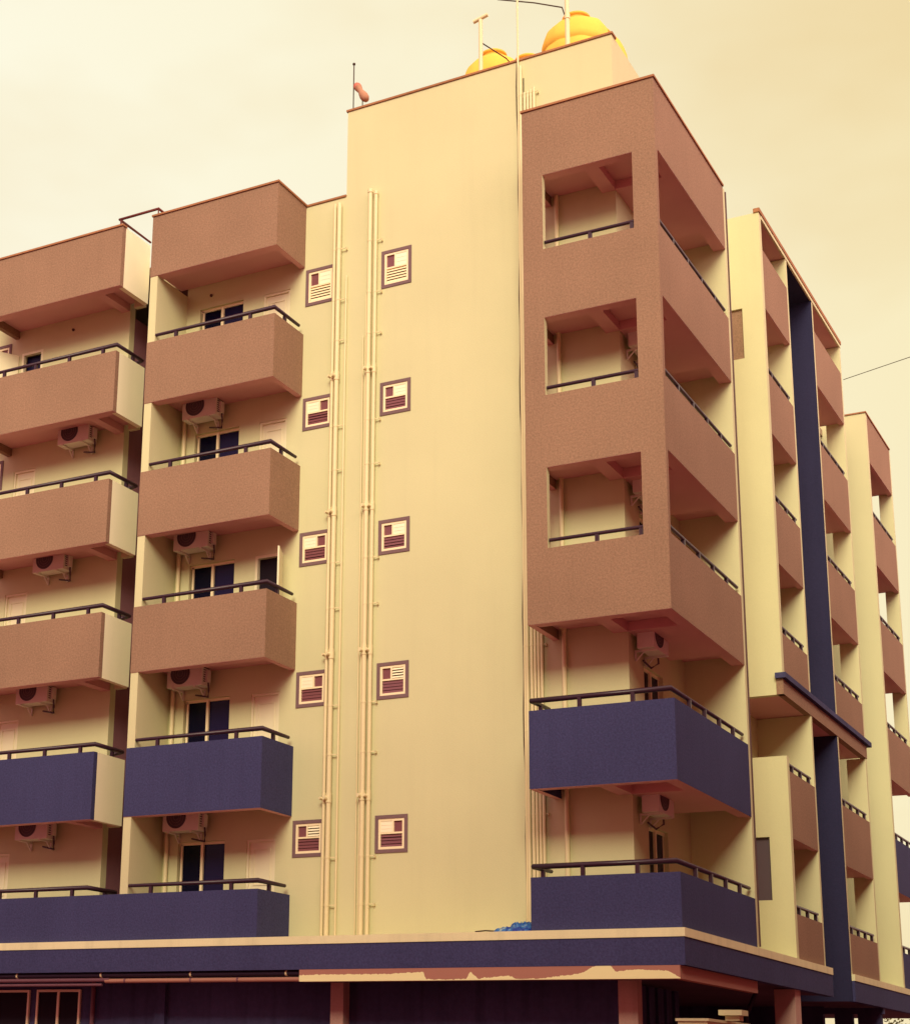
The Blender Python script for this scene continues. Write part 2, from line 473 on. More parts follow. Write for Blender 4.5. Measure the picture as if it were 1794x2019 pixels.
def bath_window(x0, x1, z0, z1, mode):
    """mode: (side of the board 'L'/'R', 'board' or 'louvre')"""
    sw = .072
    s = MB()
    a0, a1, c0, c1 = x0-sw, x1+sw, z0-sw, z1+sw
    for q in ((a0, x0, c0, c1), (x1, a1, c0, c1), (x0, x1, c0, z0), (x0, x1, z1, c1)):
        s.box(q[0], q[1], WY-.018, WY+.001, q[2], q[3])
    sr = part(s, 'window', M['surround'])
    f = MB(); t = .05; w_ = x1-x0; h = z1-z0; zm = z0+h*.50
    y0, y1 = WY-.004, WY+.05
    f.box(x0, x0+t, y0, y1, z0, z1); f.box(x1-t, x1, y0, y1, z0, z1)
    f.box(x0+t, x1-t, y0, y1, z0, z0+t); f.box(x0+t, x1-t, y0, y1, z1-t, z1)
    f.box(x0+t, x1-t, y0, y1, zm, zm+.035)
    side, kind = mode
    xm = x0+w_*.44 if side == 'R' else x0+w_*.56
    f.box(xm-.018, xm+.018, y0, y1, zm+.035, z1-t)
    f.build('frame', M['frame'], sr)
    pa = (x0+t, xm-.018) if side == 'R' else (xm+.018, x1-t)
    ba = (xm+.018, x1-t) if side == 'R' else (x0+t, xm-.018)
    B(pa[0], pa[1], WY+.03, WY+.038, zm+.035, z1-t).build('glass_pane', M['louvre'], sr)
    bm_ = MB()
    if kind == 'board':
        bm_.box(ba[0], ba[1], WY+.004, WY+.02, zm+.04, z1-t)
        for k in range(1, 3):
            zz = zm+.035+(z1-t-zm-.035)*k/3
            bm_.box(ba[0]+.01, ba[1]-.01, WY-.001, WY+.003, zz-.004, zz+.004)
    else:
        n = 4; hh = (z1-t-zm-.035)/n
        for k in range(n):
            zz = zm+.035+hh*(k+.5)
            bm_.obox(((ba[0]+ba[1])/2, WY+.005, zz), (ba[1]-ba[0])/2-.005, .028, .003, Matrix.Rotation(R(50), 3, 'X'))
    bm_.build('vent_board' if kind == 'board' else 'vent_louvre', M['white'], sr)
    # lower glass louvres, some tilted
    n = 4 if h < .7 else 5
    lo = MB(); hh = (zm-z0-t)/n
    for k in range(n):
        zz = z0+t+hh*(k+.5)
        ang = 62 if h > .7 else random.choice([72, 76, 80, 60])
        lo.obox(((x0+x1)/2, WY+.02, zz), w_/2-t-.004, hh*.52, .003, Matrix.Rotation(R(ang), 3, 'X'))
    lo.build('louvre', M['frame'] if h > .7 else M['louvre'], sr)
    B(x0+t, x1-t, WY+.09, WY+.10, z0+t, z1-t).build('dark_backing', M['dark'], sr)  # dark sheet behind the louvres in place of room shade
modesL = [('R', 'board'), ('L', 'board'), ('L', 'board'), ('L', 'board'), ('R', 'louvre')]
modesR = [('R', 'board'), ('R', 'board'), ('R', 'board'), ('R', 'louvre'), ('L', 'board')]
for i in range(5):
    sliding(*SL, FL[i+1], dtop[i]+.02)
    if i == 2: open_door(*DR, FL[i+1], dtop[i])
    else: door(*DR, FL[i+1], dtop[i])
    bath_window(*WL, *wz[i], modesL[i]); bath_window(*WR, *wz[i], modesR[i])
    bath_window(-17.60, -16.98, *wz[i], ('L', 'board'))
    if i != 0: door(-16.56, -15.90, FL[i+1], dtop[i])
    sliding(2.1, 3.25, FL[i+1], dtop[i]-.02, axis='x', pos=RX-.0)
# top floor of the far left bay: door swung inwards, dark sheet for the unlit room behind
m = MB(); t = .06; x0, x1, z0, z1 = -16.56, -15.90, FL[1], dtop[0]
m.box(x0, x0+t, WY-.004, WY+.10, z0, z1-t); m.box(x1-t, x1, WY-.004, WY+.10, z0, z1-t); m.box(x0, x1, WY-.004, WY+.10, z1-t, z1)
f = part(m, 'door', M['door'], label='open doorway with a dark sheet for the unlit room')
B(x0+t, x1-t, WY+.15, WY+.17, z0, z1-t).build('dark_backing', M['glass2'], f)
l = MB(); l.obox((x0-.25, WY-.30, (z0+z1)/2), .32, .018, (z1-z0)/2-.05, Matrix.Rotation(R(60), 3, 'Z'))
l.build('door_leaf', M['door'], f)

for x in (-11.0, -15.0):
    MBX = MB(); MBX.tube([(x, WY-.03, 18.98), (x, WY+.01, 18.98)], .035, 10)
    part(MBX, 'pipe_outlet', M['steel'])
# --- balconies
def rail_mesh(path, posts, ztop, r=.036, base=None):
    m = MB(); m.tube(path, r, 10)
    for (x, y) in posts:
        m.box(x-.035, x+.035, y-.03, y+.03, base if base else ztop-.01, path[0][2]-.02)
    return m
TH = .13
def lining(parent, *boxes):
    m = MB()
    for b2 in boxes: m.box(*b2)
    m.build('inner_face', M['cream'], parent)
def slab(parent, x0, x1, y0, y1, zb, beams):
    s = MB(); s.box(x0, x1, y0, y1, zb+.19, zb+.35)
    s.build('floor_slab', M['soffit'], parent)
    for b2 in beams:
        B(*b2, zb+.004, zb+.188).build('beam', M['soffit'], parent)
    B(x0, x1+TH-.002, .004, TH+.001, zb-.004, zb-.0005).build('underside', M['soffit'], parent)
# near left bay (five floors) and roof parapet
LA, LB = -11.867, -8.51
for i in range(5):
    z0, z1 = PB[i], PT[i]
    mat = M['blue'] if i == 4 else M['terra']
    m = MB(); m.box(LA, LB, 0, TH, z0, z1); m.box(LB-TH, LB, TH+.0005, WY, z0, z1)
    o = part(m, 'balcony', mat, label='slate blue balcony' if i == 4 else None)
    slab(o, LA+.002, LB-TH-.002, TH+.002, WY, z0, [(LA+.01, LB-TH-.01, TH+.002, .26)])
    B(LB-TH-.001, LB-.003, TH+.0015, WY-.002, z0-.004, z0-.0005).build('underside', M['soffit'], o)
    if i: lining(o, (LA+.2, LB-TH-.013, TH+.001, TH+.012, z0+.352, z1-.003), (LB-TH-.012, LB-TH-.001, TH+.001, WY-.001, z0+.352, z1-.003))
    if i == 0:
        c = MB(); c.box(LA-.02, LB+.03, -.03, TH+.02, z1, z1+.045); c.box(LB-TH-.02, LB+.03, TH+.021, WY, z1, z1+.045)
        c.build('coping', M['coping'], o)
    else:
        zr = z1+.17
        rail_mesh([(-11.70, .06, zr), (LB-.04, .06, zr), (LB-.04, 1.10, zr)], [(-11.12, .065), (-9.17, .065), (LB-.06, .52)], z1).build('railing', M['rail'], o)
# partition beside it
part(B(LA, -11.67, .015, 2.3, 4.156, 19.10), 'partition_wall', M['cream'])
# far left bay
L1A, L1B = -16.80, -12.72
for i in range(5):
    z0, z1 = PB[i], PT[i]
    mat = M['blue'] if i == 4 else M['terra']
    o = part(B(L1A, L1B, 0, TH, z0, z1), 'balcony', mat, label='slate blue balcony' if i == 4 else None)
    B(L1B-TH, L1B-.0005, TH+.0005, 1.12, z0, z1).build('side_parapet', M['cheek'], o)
    B(L1A+.0005, L1A+TH, TH+.0005, WY, z0, z1).build('side_parapet', M['terra'], o)
    B(L1B-.40, L1B-TH-.001, 1.12, WY, z0, z1).build('side_parapet', M['cream'], o)
    slab(o, L1A+TH+.002, L1B-TH-.002, TH+.002, WY, z0, [(L1A+TH+.01, -13.55, TH+.002, .26), (-13.55, -13.33, TH+.002, WY), (-13.33, L1B-TH-.01, TH+.002, .26)])
    if i: lining(o, (L1A+.2, L1B-TH-.013, TH+.001, TH+.012, z0+.352, z1-.003))
    if i == 0:
        B(L1A-.03, L1B+.02, -.03, TH+.02, z1, z1+.045).build('coping', M['coping'], o)
    else:
        zr = z1+.17
        rail_mesh([(-16.7, .06, zr), (L1B-.03, .06, zr), (L1B-.03, 1.05, zr), (L1B-.28, 1.10, zr-.01), (L1B-.30, 1.0, zr-.08)],
                  [(-15.10, .065), (-16.05, .065), (-14.11, .065), (-13.14, .065), (L1B-.06, .72)], z1).build('railing', M['rail'], o)
# lowest band on the ledge runs through both bays
o = part(MB().box(-24, LB, 0, TH, 4.157, PT[5]).box(LB-TH, LB, TH+.0005, WY, 4.157, PT[5]), 'balcony', M['blue'], label='long slate blue parapet running through both left bays')
zr = PT[5]+.17
rail_mesh([(-11.70, .06, zr), (LB-.04, .06, zr), (LB-.04, 1.10, zr)], [(-11.12, .065), (-9.17, .065), (LB-.06, .52)], PT[5]).build('railing', M['rail'], o)
rail_mesh([(-16.7, .06, zr), (-12.75, .06, zr), (-12.75, 1.05, zr), (-13.0, 1.10, zr-.01)], [(-15.10, .065), (-14.11, .065), (-13.14, .065), (-12.78, .72)], PT[5]).build('railing', M['rail'], o)
# roof railing over the gap
m = MB(); zz = 20.86
m.tube([(-12.90, 1.35, zz), (-12.90, .1, zz), (-11.80, .1, zz), (-11.80, .75, zz)], .025, 8)
m.tube([(-12.86, .1, 20.55), (-12.86, .1, zz)], .022, 8); m.tube([(-11.80, .1, 20.4), (-11.80, .1, zz)], .016, 8)
part(m, 'roof_railing', M['rustrail'])
part(B(-12.719, LA-.001, 1.2, 1.35, 19.4, 20.30), 'wall', M['cream'])

# corner block: screen of three storeys over two open balconies
CL, CE = -2.758, 4.70
for i in range(6):
    z0, z1 = PB[i], PT[i]
    if i == 5: z0 = 4.157
    mat = M['terra'] if i < 4 else M['blue']
    m = MB(); m.box(CL, 0, 0, TH, z0, z1); m.box(-TH, 0, TH+.0005, CE-.001, z0, z1); m.box(CL, CL+TH, TH+.0005, WY-.002, z0, z1)
    o = part(m, 'balcony', mat, label='slate blue corner balcony' if i > 3 else None)
    if i < 5:
        s = MB(); s.box(CL+TH+.002, -TH-.002, TH+.002, WY-.002, z0+.19, z0+.35); s.box(RX+.002, -TH-.002, WY-.002, CE-.001, z0+.191, z0+.35)
        s.build('floor_slab', M['soffit'], o)
        for b2 in ((CL+TH+.01, -1.52, TH+.001, .25), (-1.52, -1.236, TH+.001, WY-.002), (-1.236, -.26, TH+.001, .25), (-.26, -TH-.001, TH+.001, 1.2),
                   (RX+.003, -TH-.001, 1.2, 3.75), (-.26, -TH-.001, 3.75, CE-.002)):
            B(*b2, z0+.004, z0+.188).build('beam', M['soffit'], o)
    if i < 5:
        MB().box(CL+.004, -.004, .004, TH+.001, z0-.004, z0-.0005).box(-TH-.001, -.004, TH+.0015, CE-.003, z0-.004, z0-.0005).box(CL+.004, CL+TH, TH+.0015, WY-.004, z0-.004, z0-.0005).build('underside', M['soffit'], o)
    if i: lining(o, (CL+TH+.013, -TH-.013, TH+.001, TH+.012, z0+.352, z1-.003), (-TH-.012, -TH-.001, TH+.001, CE-.003, z0+.352, z1-.003))
    if i == 0:
        c = MB(); c.box(CL-.02, .03, -.03, TH+.02, z1, z1+.045); c.box(-TH-.02, .03, TH+.021, CE, z1, z1+.045)
        c.build('coping', M['coping'], o)
    elif i < 4:
        zr = z1+.17
        rail_mesh([(-2.32, .065, zr), (-.47, .065, zr)], [(-1.38, .065), (-.53, .065)], z1).build('railing', M['rail'], o)
        rail_mesh([(-.065, .15, zr), (-.065, 4.62, zr)], [(-.065, 1.07), (-.065, 2.0), (-.065, 2.93), (-.065, 3.86)], z1).build('railing', M['rail'], o)
    else:
        zr = z1+.20
        rail_mesh([(-2.70, .86, zr), (-2.73, .08, zr), (-.09, .08, zr), (-.09, 4.62, zr)],
                  [(-2.70, .45), (-1.79, .065), (-.78, .065), (-.065, 1.07), (-.065, 2.0), (-.065, 2.93), (-.065, 3.86)], z1).build('railing', M['rail'], o)
for i in range(3):
    a, b2 = PT[i+1], PB[i]
    part(B(CL, -2.334, 0, TH, a, b2), 'pillar', M['terra'])
    part(B(-2.3345, -2.332, 0.002, TH-.001, a, b2), 'pillar', M['cream'], label='cream inner edge of the screen')
    part(MB().box(-.472, 0, 0, TH, a, b2), 'pillar', M['terra'])
# roof of the corner block and its end partition
part(B(CL+TH, -TH, TH, WY, 20.0, 20.2), 'roof', M['roof'])
part(B(RX, -TH, WY, CE, 20.0, 20.2), 'roof', M['roof'])
part(B(RX, -.001, CE, CE+.14, 4.157, 20.60), 'partition_wall', M['cream'])
part(MB().tube([(.012, CE+.155, 4.2), (.012, CE+.155, 20.55)], .018, 8), 'conduit', M['steel'])

# second block on the side street
Y0, YA, YC, YB = 7.75, 10.28, 12.75, 15.95
mb = MB(); holed_wall(mb, 'y', Y0, .18, RX, 0, 9.85, 21.50, [(-1.10, -.49, 17.87, 19.13)])
part(mb, 'wall', M['cream'])
mb = MB(); holed_wall(mb, 'y', Y0, .18, RX, 0, 4.157, 8.49, [(-1.10, -.453, 5.40, 6.75)])
part(mb, 'wall', M['cream'])
part(B(-1.098, -.455, Y0+.08, Y0+.14, 5.402, 6.748), 'panel', M['acdark'], label='dark panel for the unlit inside of a wall opening')  # dark sheet in place of the shade inside the opening
part(B(-1.098, -.492, Y0+.06, Y0+.12, 17.872, 19.128), 'panel', M['terra'], label='terracotta panel in a wall opening')
roofm = MB().box(RX, .0, Y0+.18, YB+.12, 21.42, 21.52)
part(roofm, 'roof', M['soffit'])
part(B(RX, -.032, YA, YC, 21.405, 21.419), 'ceiling_panel', M['navy'])
part(B(-.12, .03, Y0-.03, YB+.14, 21.50, 21.60), 'coping', M['coping'])
part(B(-.03, .012, Y0+.18, YB+.12, 21.40, 21.499), 'fascia', M['cream'])
# bottom beam of the projecting frame
part(B(-.14, .012, Y0-.02, YB+.16, 9.85, 10.18), 'frame_beam', M['terra'])
part(B(-.14, .09, Y0-.10, YB+.45, 10.20, 10.32), 'frame_ledge', M['groundwall'])
part(B(RX, -.14, Y0+.18, YB, 9.86, 9.95), 'floor_slab', M['soffit'])
def side_bay(y0, y1, levels, posts, blue=()):
    for i in levels:
        z0, z1 = PB[i], PT[i]
        if i == 5: z0 = 4.157
        if i == 3 and y0 < 16: z0 = 10.322
        o = part(B(-TH, 0, y0, y1, z0, z1), 'balcony', M['blue'] if i in blue else M['terra'],
                 label='slate blue side balcony' if i in blue else None)
        if i < 5 and not (i == 3 and y0 < 16):
            B(RX, -TH-.001, y0+.001, y1-.001, z0+.05, z0+.30).build('floor_slab', M['soffit'], o)
        if i < 5: B(-TH-.001, -.004, y0+.002, y1-.002, z0-.004, z0-.0005).build('underside', M['soffit'], o)
        if i: lining(o, (-TH-.012, -TH-.001, y0+.002, y1-.002, z0+.31, z1-.003))
        if i > 0:
            n = posts
            ys = [y0+(y1-y0)*(k+.6)/n for k in range(n)]
            rail_mesh([(-.065, y0+.1, z1+.18), (-.065, y1-.15, z1+.18)], [(-.065, q) for q in ys], z1).build('railing', M['rail'], o)
side_bay(Y0+.18, YA-.12, range(6), 3)
side_bay(YC+.16, YB-.0, range(6), 4)
# partitions: end of first bay, blue panel in the channel, end of second bay
part(B(RX, 0, YA-.12, YA, 4.157, 9.849), 'partition_wall', M['cream'])
part(B(RX, 0, YA-.12, YA, 10.33, 21.40), 'partition_wall', M['cream'])
part(B(RX, -.02, YC, YC+.05, 3.53, 21.42), 'partition_wall', M['navy'], label='tall navy blue panel in the channel between balconies')
part(B(-.019, .0, YC, YC+.05, 3.53, 9.84), 'edge_strip', M['navy'])
part(B(-.019, .0, YC, YC+.05, 10.33, 21.40), 'edge_strip', M['navy'])
part(B(RX, -.0005, YC+.05, YC+.16, 4.157, 9.84), 'partition_wall', M['cream'])
part(B(RX, -.0005, YC+.05, YC+.16, 10.33, 21.40), 'partition_wall', M['cream'])
mb = MB(); mb.box(-.48, -.001, YB, YB+.12, 4.157, 9.84); mb.box(-.48, -.001, YB, YB+.12, 10.33, 21.40)
part(mb, 'partition_wall', M['cream'])
# third block
Y3, Y3E = 19.0, 22.35
part(B(-4.0, 0, Y3, Y3+.18, 4.157, 20.57), 'wall', M['cream'])
side_bay(Y3+.18, Y3E, range(6), 4, blue=(4, 5))
part(MB().box(-.39, -.001, Y3E, Y3E+.12, 10.0, 20.57), 'partition_wall', M['cream'])
part(MB().box(-.10, -.001, Y3E, Y3E+.12, 4.157, 6.3), 'partition_wall', M['cream'])
part(B(-1.3, -TH, Y3+.18, Y3E, 20.0, 20.15), 'roof', M['soffit'])
c = MB(); c.box(-.05, .03, Y3-.03, Y3E+.03, 20.57, 20.61); c.box(-1.2, -.051, Y3-.03, Y3+.2, 20.57, 20.61)
part(c, 'coping', M['coping'])

# ledge round the building
def ledge(x0, x1, y0, y1):
    part(B(x0, x1, y0, y1, 4.006, 4.156), 'ledge', M['ledge'])
part(MB().box(-24, .08, -.13, WY, 4.006, 4.156), 'ledge', M['ledge'])
part(MB().box(RX, .08, WY+.001, 10.6, 4.006, 4.156), 'ledge', M['ledge'])
part(MB().box(RX, .08, YC+.05, 30, 4.006, 4.156), 'ledge', M['ledge'])
part(MB().box(-24, .065, -.115, .05, 3.53, 4.005), 'fascia', M['blue'])
part(MB().box(-.12, .065, .051, 10.6, 3.53, 4.005), 'fascia', M['blue'])
part(MB().box(-.12, .065, YC+.05, 30, 3.53, 4.005), 'fascia', M['blue'])
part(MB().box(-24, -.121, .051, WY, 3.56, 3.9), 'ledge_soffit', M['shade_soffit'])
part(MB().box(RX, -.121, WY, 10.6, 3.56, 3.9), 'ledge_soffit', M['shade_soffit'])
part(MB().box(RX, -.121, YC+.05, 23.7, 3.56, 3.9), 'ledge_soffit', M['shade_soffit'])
# band with peeling paint below it
part(MB().box(-7.46, -.03, -.112, .10, 3.305, 3.529).box(-.18, -.03, .101, 4.7, 3.305, 3.529), 'band_beam', M['peel'])
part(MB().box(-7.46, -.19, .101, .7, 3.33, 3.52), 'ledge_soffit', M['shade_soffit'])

# ground floor
part(B(-24, RX-.001, .95, WY-.002, 0, 3.555), 'ground_wall', M['groundwall'])
for (x0, x1, mat) in ((-7.22, -6.94, 'pier'), (-1.42, -1.07, 'pier')):
    part(B(x0, x1, .70, .949, 0, 3.559), 'column', M[mat])
part(B(-11.45, -11.2, .85, .949, 0, 3.559), 'column', M['groundwall'])
part(B(-.45, -.02, 7.5, 7.95, 0, 3.53), 'column', M['pier'])
part(MB().tube([(-1.02, 7.3, 0), (-1.0, 7.3, 3.0), (-.75, 7.3, 3.5)], .05, 8), 'conduit', M['blackpipe'])
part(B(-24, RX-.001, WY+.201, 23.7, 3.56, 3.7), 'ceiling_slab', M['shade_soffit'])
# recessed shutter front on the side street
sm = MB()
for k in range(22):
    y = 1.4+k*.28
    sm.box(-2.6, -2.56+(.06 if k % 2 else 0), y, y+.27, 0, 3.5)
part(sm, 'shutter', M['groundwall'])
part(B(-6, -1.45, 16, 16.2, 0, 3.56), 'ground_wall', M['groundwall'])
part(B(-1.17, -.73, 16, 16.2, 0, 3.375), 'column', M['groundwall'])
part(B(-.60, -.03, 16, 16.2, 0, 3.375), 'column', M['groundwall'])
part(B(-1.45, .03, 15.99, 16.21, 3.376, 3.53), 'beam', M['groundwall'])
# ground floor windows at the left
def low_window(x0, x1, z1, panes):
    m = MB(); t = .05; y0, y1 = .90, .948
    m.box(x0, x0+t, y0, y1, .9, z1); m.box(x1-t, x1, y0, y1, .9, z1); m.box(x0+t, x1-t, y0, y1, z1-t, z1)
    if panes == 2:
        xm = (x0+x1)/2; m.box(xm-.03, xm+.03, y0, y1, .9, z1-t)
    f = part(m, 'window', M['frame'])
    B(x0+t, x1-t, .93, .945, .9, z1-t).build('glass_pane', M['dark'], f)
low_window(-16.3, -14.80, 3.235, 1); low_window(-14.60, -13.42, 3.24, 2)

# ------------------------------------------------------------------ pipes (each its own thing)
CZ = [19.3, 18.07, 17.1, 15.1, 14.1, 12.03, 11.03, 8.95, 7.92, 5.82, 4.87]
JZ = [16.27, 13.16, 10.04, 7.03]
def vpipe(x, y, z0, z1, r, label, joints=(), clamps=(), clampw=0, cap=False, group='pipes on the cream tower wall'):
    e = empty('drain_pipe', (x, y, z0))
    tag(e, label, 'pipe', group)
    m = MB(); m.tube([(0, 0, 0), (0, 0, z1-z0)], r, 12)
    m.build('pipe_run', M['pipe'], e)
    for z in joints:
        j = MB()
        j.tube([(0, 0, z-z0-.10), (0, 0, z-z0+.10)], r*1.22, 12)
        j.tube([(-.02, -.02, z-z0-.02), (-.05, -r-.06, z-z0)], r*.85, 10)
        j.build('pipe_joint', M['pipe'], e)
    for z in clamps:
        if z0 < z < z1:
            k = MB(); k.tube([(0, 0, z-z0-.02), (0, 0, z-z0+.02)], r*1.10, 12)
            if clampw: k.box(r, r+clampw, .01, .025, z-z0-.010, z-z0+.010); k.box(r+clampw-.008, r+clampw+.008, .01, WY-y-.001, z-z0-.035, z-z0+.012)
            k.build('clamp', M['pipe'], e)
    if cap:
        MB().tube([(0, 0, z1-z0-.01), (0, 0, z1-z0+.07)], r*1.25, 12).build('vent_cap', M['pipe'], e)
    return e
ZL = 4.157
vpipe(-7.715, 1.16, ZL, 20.42, .036, 'slim pipe hugging the left windows, left of the wide one', JZ, CZ)
vpipe(-7.60, 1.15, ZL, 20.42, .052, 'wide drainpipe running up to the lower roof edge left of the tower', JZ, CZ, .12)
vpipe(-7.42, 1.19, ZL, 18.63, .022, 'thin supply pipe starting beside the topmost left window', (), CZ)
vpipe(-6.82, 1.14, ZL, 20.48, .050, 'wide drainpipe topmost on the tower, left one of the tall pair', JZ, CZ, 0, True)
vpipe(-6.69, 1.16, ZL, 20.42, .040, 'narrower drainpipe in the tall pair, nearest the right column of windows', JZ, CZ, .10, True)
vpipe(-6.915, 1.19, ZL, 18.05, .017, 'thin pipe against the left side of the tall tower pair', (), CZ)
vpipe(-6.985, 1.20, ZL, 17.10, .015, 'thin pipe ending lowest, outermost left of the tall tower pair', (), CZ)
cz = [9.75, 6.45, 8.07, 21.85, 18.1, 15.0, 12.0]
G2 = 'pipes in the corner beside the terracotta block'
vpipe(-3.315, 1.19, ZL, 24.9, .022, 'tall thin pipe rising from the tower corner high above the roof', (), cz, group=G2)
vpipe(-3.25, 1.16, ZL, 22.55, .034, 'first full-height pipe along the left edge of the corner block', (), cz, group=G2)
vpipe(-3.16, 1.16, ZL, 21.86, .030, 'second pipe of the corner bundle, cut off below the tower coping', (), cz, group=G2)
vpipe(-3.09, 1.16, ZL, 21.88, .028, 'third pipe of the corner bundle beside the terracotta block', (), cz, group=G2)
vpipe(-3.02, 1.16, ZL, 21.91, .028, 'fourth pipe of the corner bundle beside the terracotta block', (), cz, group=G2)
vpipe(-2.95, 1.16, ZL, 21.95, .030, 'rightmost pipe of the corner bundle with brackets on its right', (), cz, .05, group=G2)
vpipe(-2.50, 1.18, ZL, 19.28, .045, 'pipe on the back wall inside the corner balconies', JZ, (), group='pipes inside the balconies')
vpipe(-11.55, 1.17, ZL, 16.2, .045, 'pipe in the back corner of the near left balconies', (), [14, 11, 8], group='pipes inside the balconies')
vpipe(-12.80, 2.15, ZL, 19.0, .045, 'pipe in the mauve shaft between the two left bays', (), [14, 11, 8], group='pipes inside the balconies')
vpipe(-13.05, .87, 0.01, 3.5, .05, 'dark upright pipe on the ground floor wall beside the window', (), (), group='ground floor pipes').children[0].data.materials[0] = M['purplepipe']
pts = [(-3.355+.012*math.sin(k*1.7)+.01*math.sin(k*.6), 1.225, ZL+k*.62) for k in range(31)]
tag(MB().tube(pts, .011, 5).build('wall_cable', M['wire']), 'thin black cable running down the tower corner beside the pipes', 'cable')
pts = [(-3.205+.006*math.sin(k*1.3), 1.225, 10.5+k*.62) for k in range(20)]
tag(MB().tube(pts, .011, 5).build('wall_cable', M['wire']), 'thin black cable squeezed between pipes along the terracotta block', 'cable')
def hpipe(x0, x1, y, z0, z1, r, mat, label, clamps):
    e = empty('drain_pipe', (x0, y, z0)); tag(e, label, 'pipe', 'pipes under the ledge')
    MB().tube([(0, 0, 0), (x1-x0, 0, z1-z0)], r, 12).build('pipe_run', M[mat], e)
    for c in clamps:
        zz = (c-x0)/(x1-x0)*(z1-z0)
        MB().tube([(c-x0-.02, 0, zz), (c-x0+.02, 0, zz)], r*1.12, 12).build('clamp', M['pipe' if mat == 'blackpipe' else 'purplepipe'], e)
hpipe(-20, -7.5, .0, 3.475, 3.475, .05, 'blackpipe', 'black pipe running tight under the blue ledge', (-14.4, -12.2, -10.0, -7.8))
hpipe(-12.1, -7.5, .0, 3.355, 3.355, .045, 'brownpipe', 'orange brown pipe below the black one under the ledge', (-11.6, -10.0, -8.9))
hpipe(-20, -12.0, .0, 3.375, 3.375, .04, 'purplepipe', 'dull purple pipe under the ledge above the ground floor windows', (-13.3,))
hpipe(-20, -12.2, .02, 3.28, 3.28, .03, 'purplepipe', 'lowest purple pipe under the ledge touching the window heads', ())

# ------------------------------------------------------------------ air conditioners
def make_ac():
    e = empty('air_conditioner')
    W, H, D = .90, .63, .32
    m = MB(); m.box(0, W, -D, 0, 0, H-.02); m.box(-.005, W+.005, -D-.005, .005, H-.02, H)
    m.build('casing', M['ac'], e)
    cx, cz_, rr = .34, .30, .245
    gm = MB(); gm.lathe([(rr, 0), (rr, .012), (rr-.02, .012), (rr-.02, 0)], (cx, -D-.002, cz_), 28, Matrix.Rotation(R(90), 3, 'X'))
    fg = gm.build('fan_guard', M['acdark'], e)
    d = MB(); d.lathe([(0.0001, .002), (rr-.02, .002)], (cx, -D-.002, cz_), 28, Matrix.Rotation(R(90), 3, 'X'))
    d.build('fan_opening', M['acdark'], e)
    for k, q in enumerate((.07, .13, .19)):
        rg = MB(); rg.lathe([(q, .003), (q, .010), (q-.007, .010), (q-.007, .003)], (cx, -D-.002, cz_), 24, Matrix.Rotation(R(90), 3, 'X'))
        rg.build('grille_ring', M['acring'], e)
    s = MB()
    for k in range(9):
        s.box(W+.006, W+.012, -D+.05, -.05, .08+k*.05, .10+k*.05)
    s.build('side_louvre', M['acdark'], e)
    B(W+.001, W+.06, -.20, -.06, .08, .34).build('valve_cover', M['ac'], e)
    for x in (.14, W-.2):
        b2 = MB(); b2.box(x, x+.04, -D-.02, .10, -.04, -.001); b2.box(x+.002, x+.038, .07, .10, -.20, -.04)
        b2.obox((x+.02, -.01, -.11), .012, .125, .010, Matrix.Rotation(R(-46), 3, 'X'))
        b2.build('bracket', M['ac'], e)
    MB().tube([(W+.02, -.1, .12), (W+.04, -.1, -.1), (W-.05, .02, -.2), (W-.4, .06, -.12)], .018, 8).build('hose', M['acdark'], e)
    return e
proto = make_ac()
GA = 'air conditioners on the balcony walls'
side = {1: 'on the second balcony from the top', 2: 'on the third balcony from the top', 3: 'on the fourth balcony from the top', 4: 'under the slate blue balcony'}
zac = {1: 15.80, 2: 12.72, 3: 9.61, 4: 6.49}
xn = {1: -11.38, 2: -11.46, 3: -11.47, 4: -11.42}
xf = {1: -14.92, 2: -15.42, 3: -15.66, 4: -15.42}
first = True
floorn = {1: 'under the topmost balcony parapet with a rail', 2: 'under the second terracotta balcony with a rail', 3: 'under the lowest terracotta balcony', 4: 'under the slate blue balcony'}
for i in range(1, 5):
    a = proto if first else copy_tree(proto)
    first = False
    a.location = (xn[i], 1.13, zac[i]); tag(a, 'air conditioner '+floorn[i]+', near left bay', 'air conditioner', GA)
    a = copy_tree(proto)
    a.location = (xf[i], 1.13, zac[i]+.02); tag(a, 'air conditioner '+floorn[i]+', leftmost bay', 'air conditioner', GA)
fl2 = {1: 'seen through the middle screen opening', 2: 'seen through the lowest screen opening', 3: 'under the terracotta corner screen', 4: 'under the upper slate blue corner balcony'}
for i in range(1, 5):
    a = copy_tree(proto)
    a.rotation_euler = (0, 0, R(90)); a.location = (RX+.11, 1.42, zac[i]-.08)
    tag(a, 'air conditioner '+fl2[i]+' on the corner balcony wall', 'air conditioner', GA)

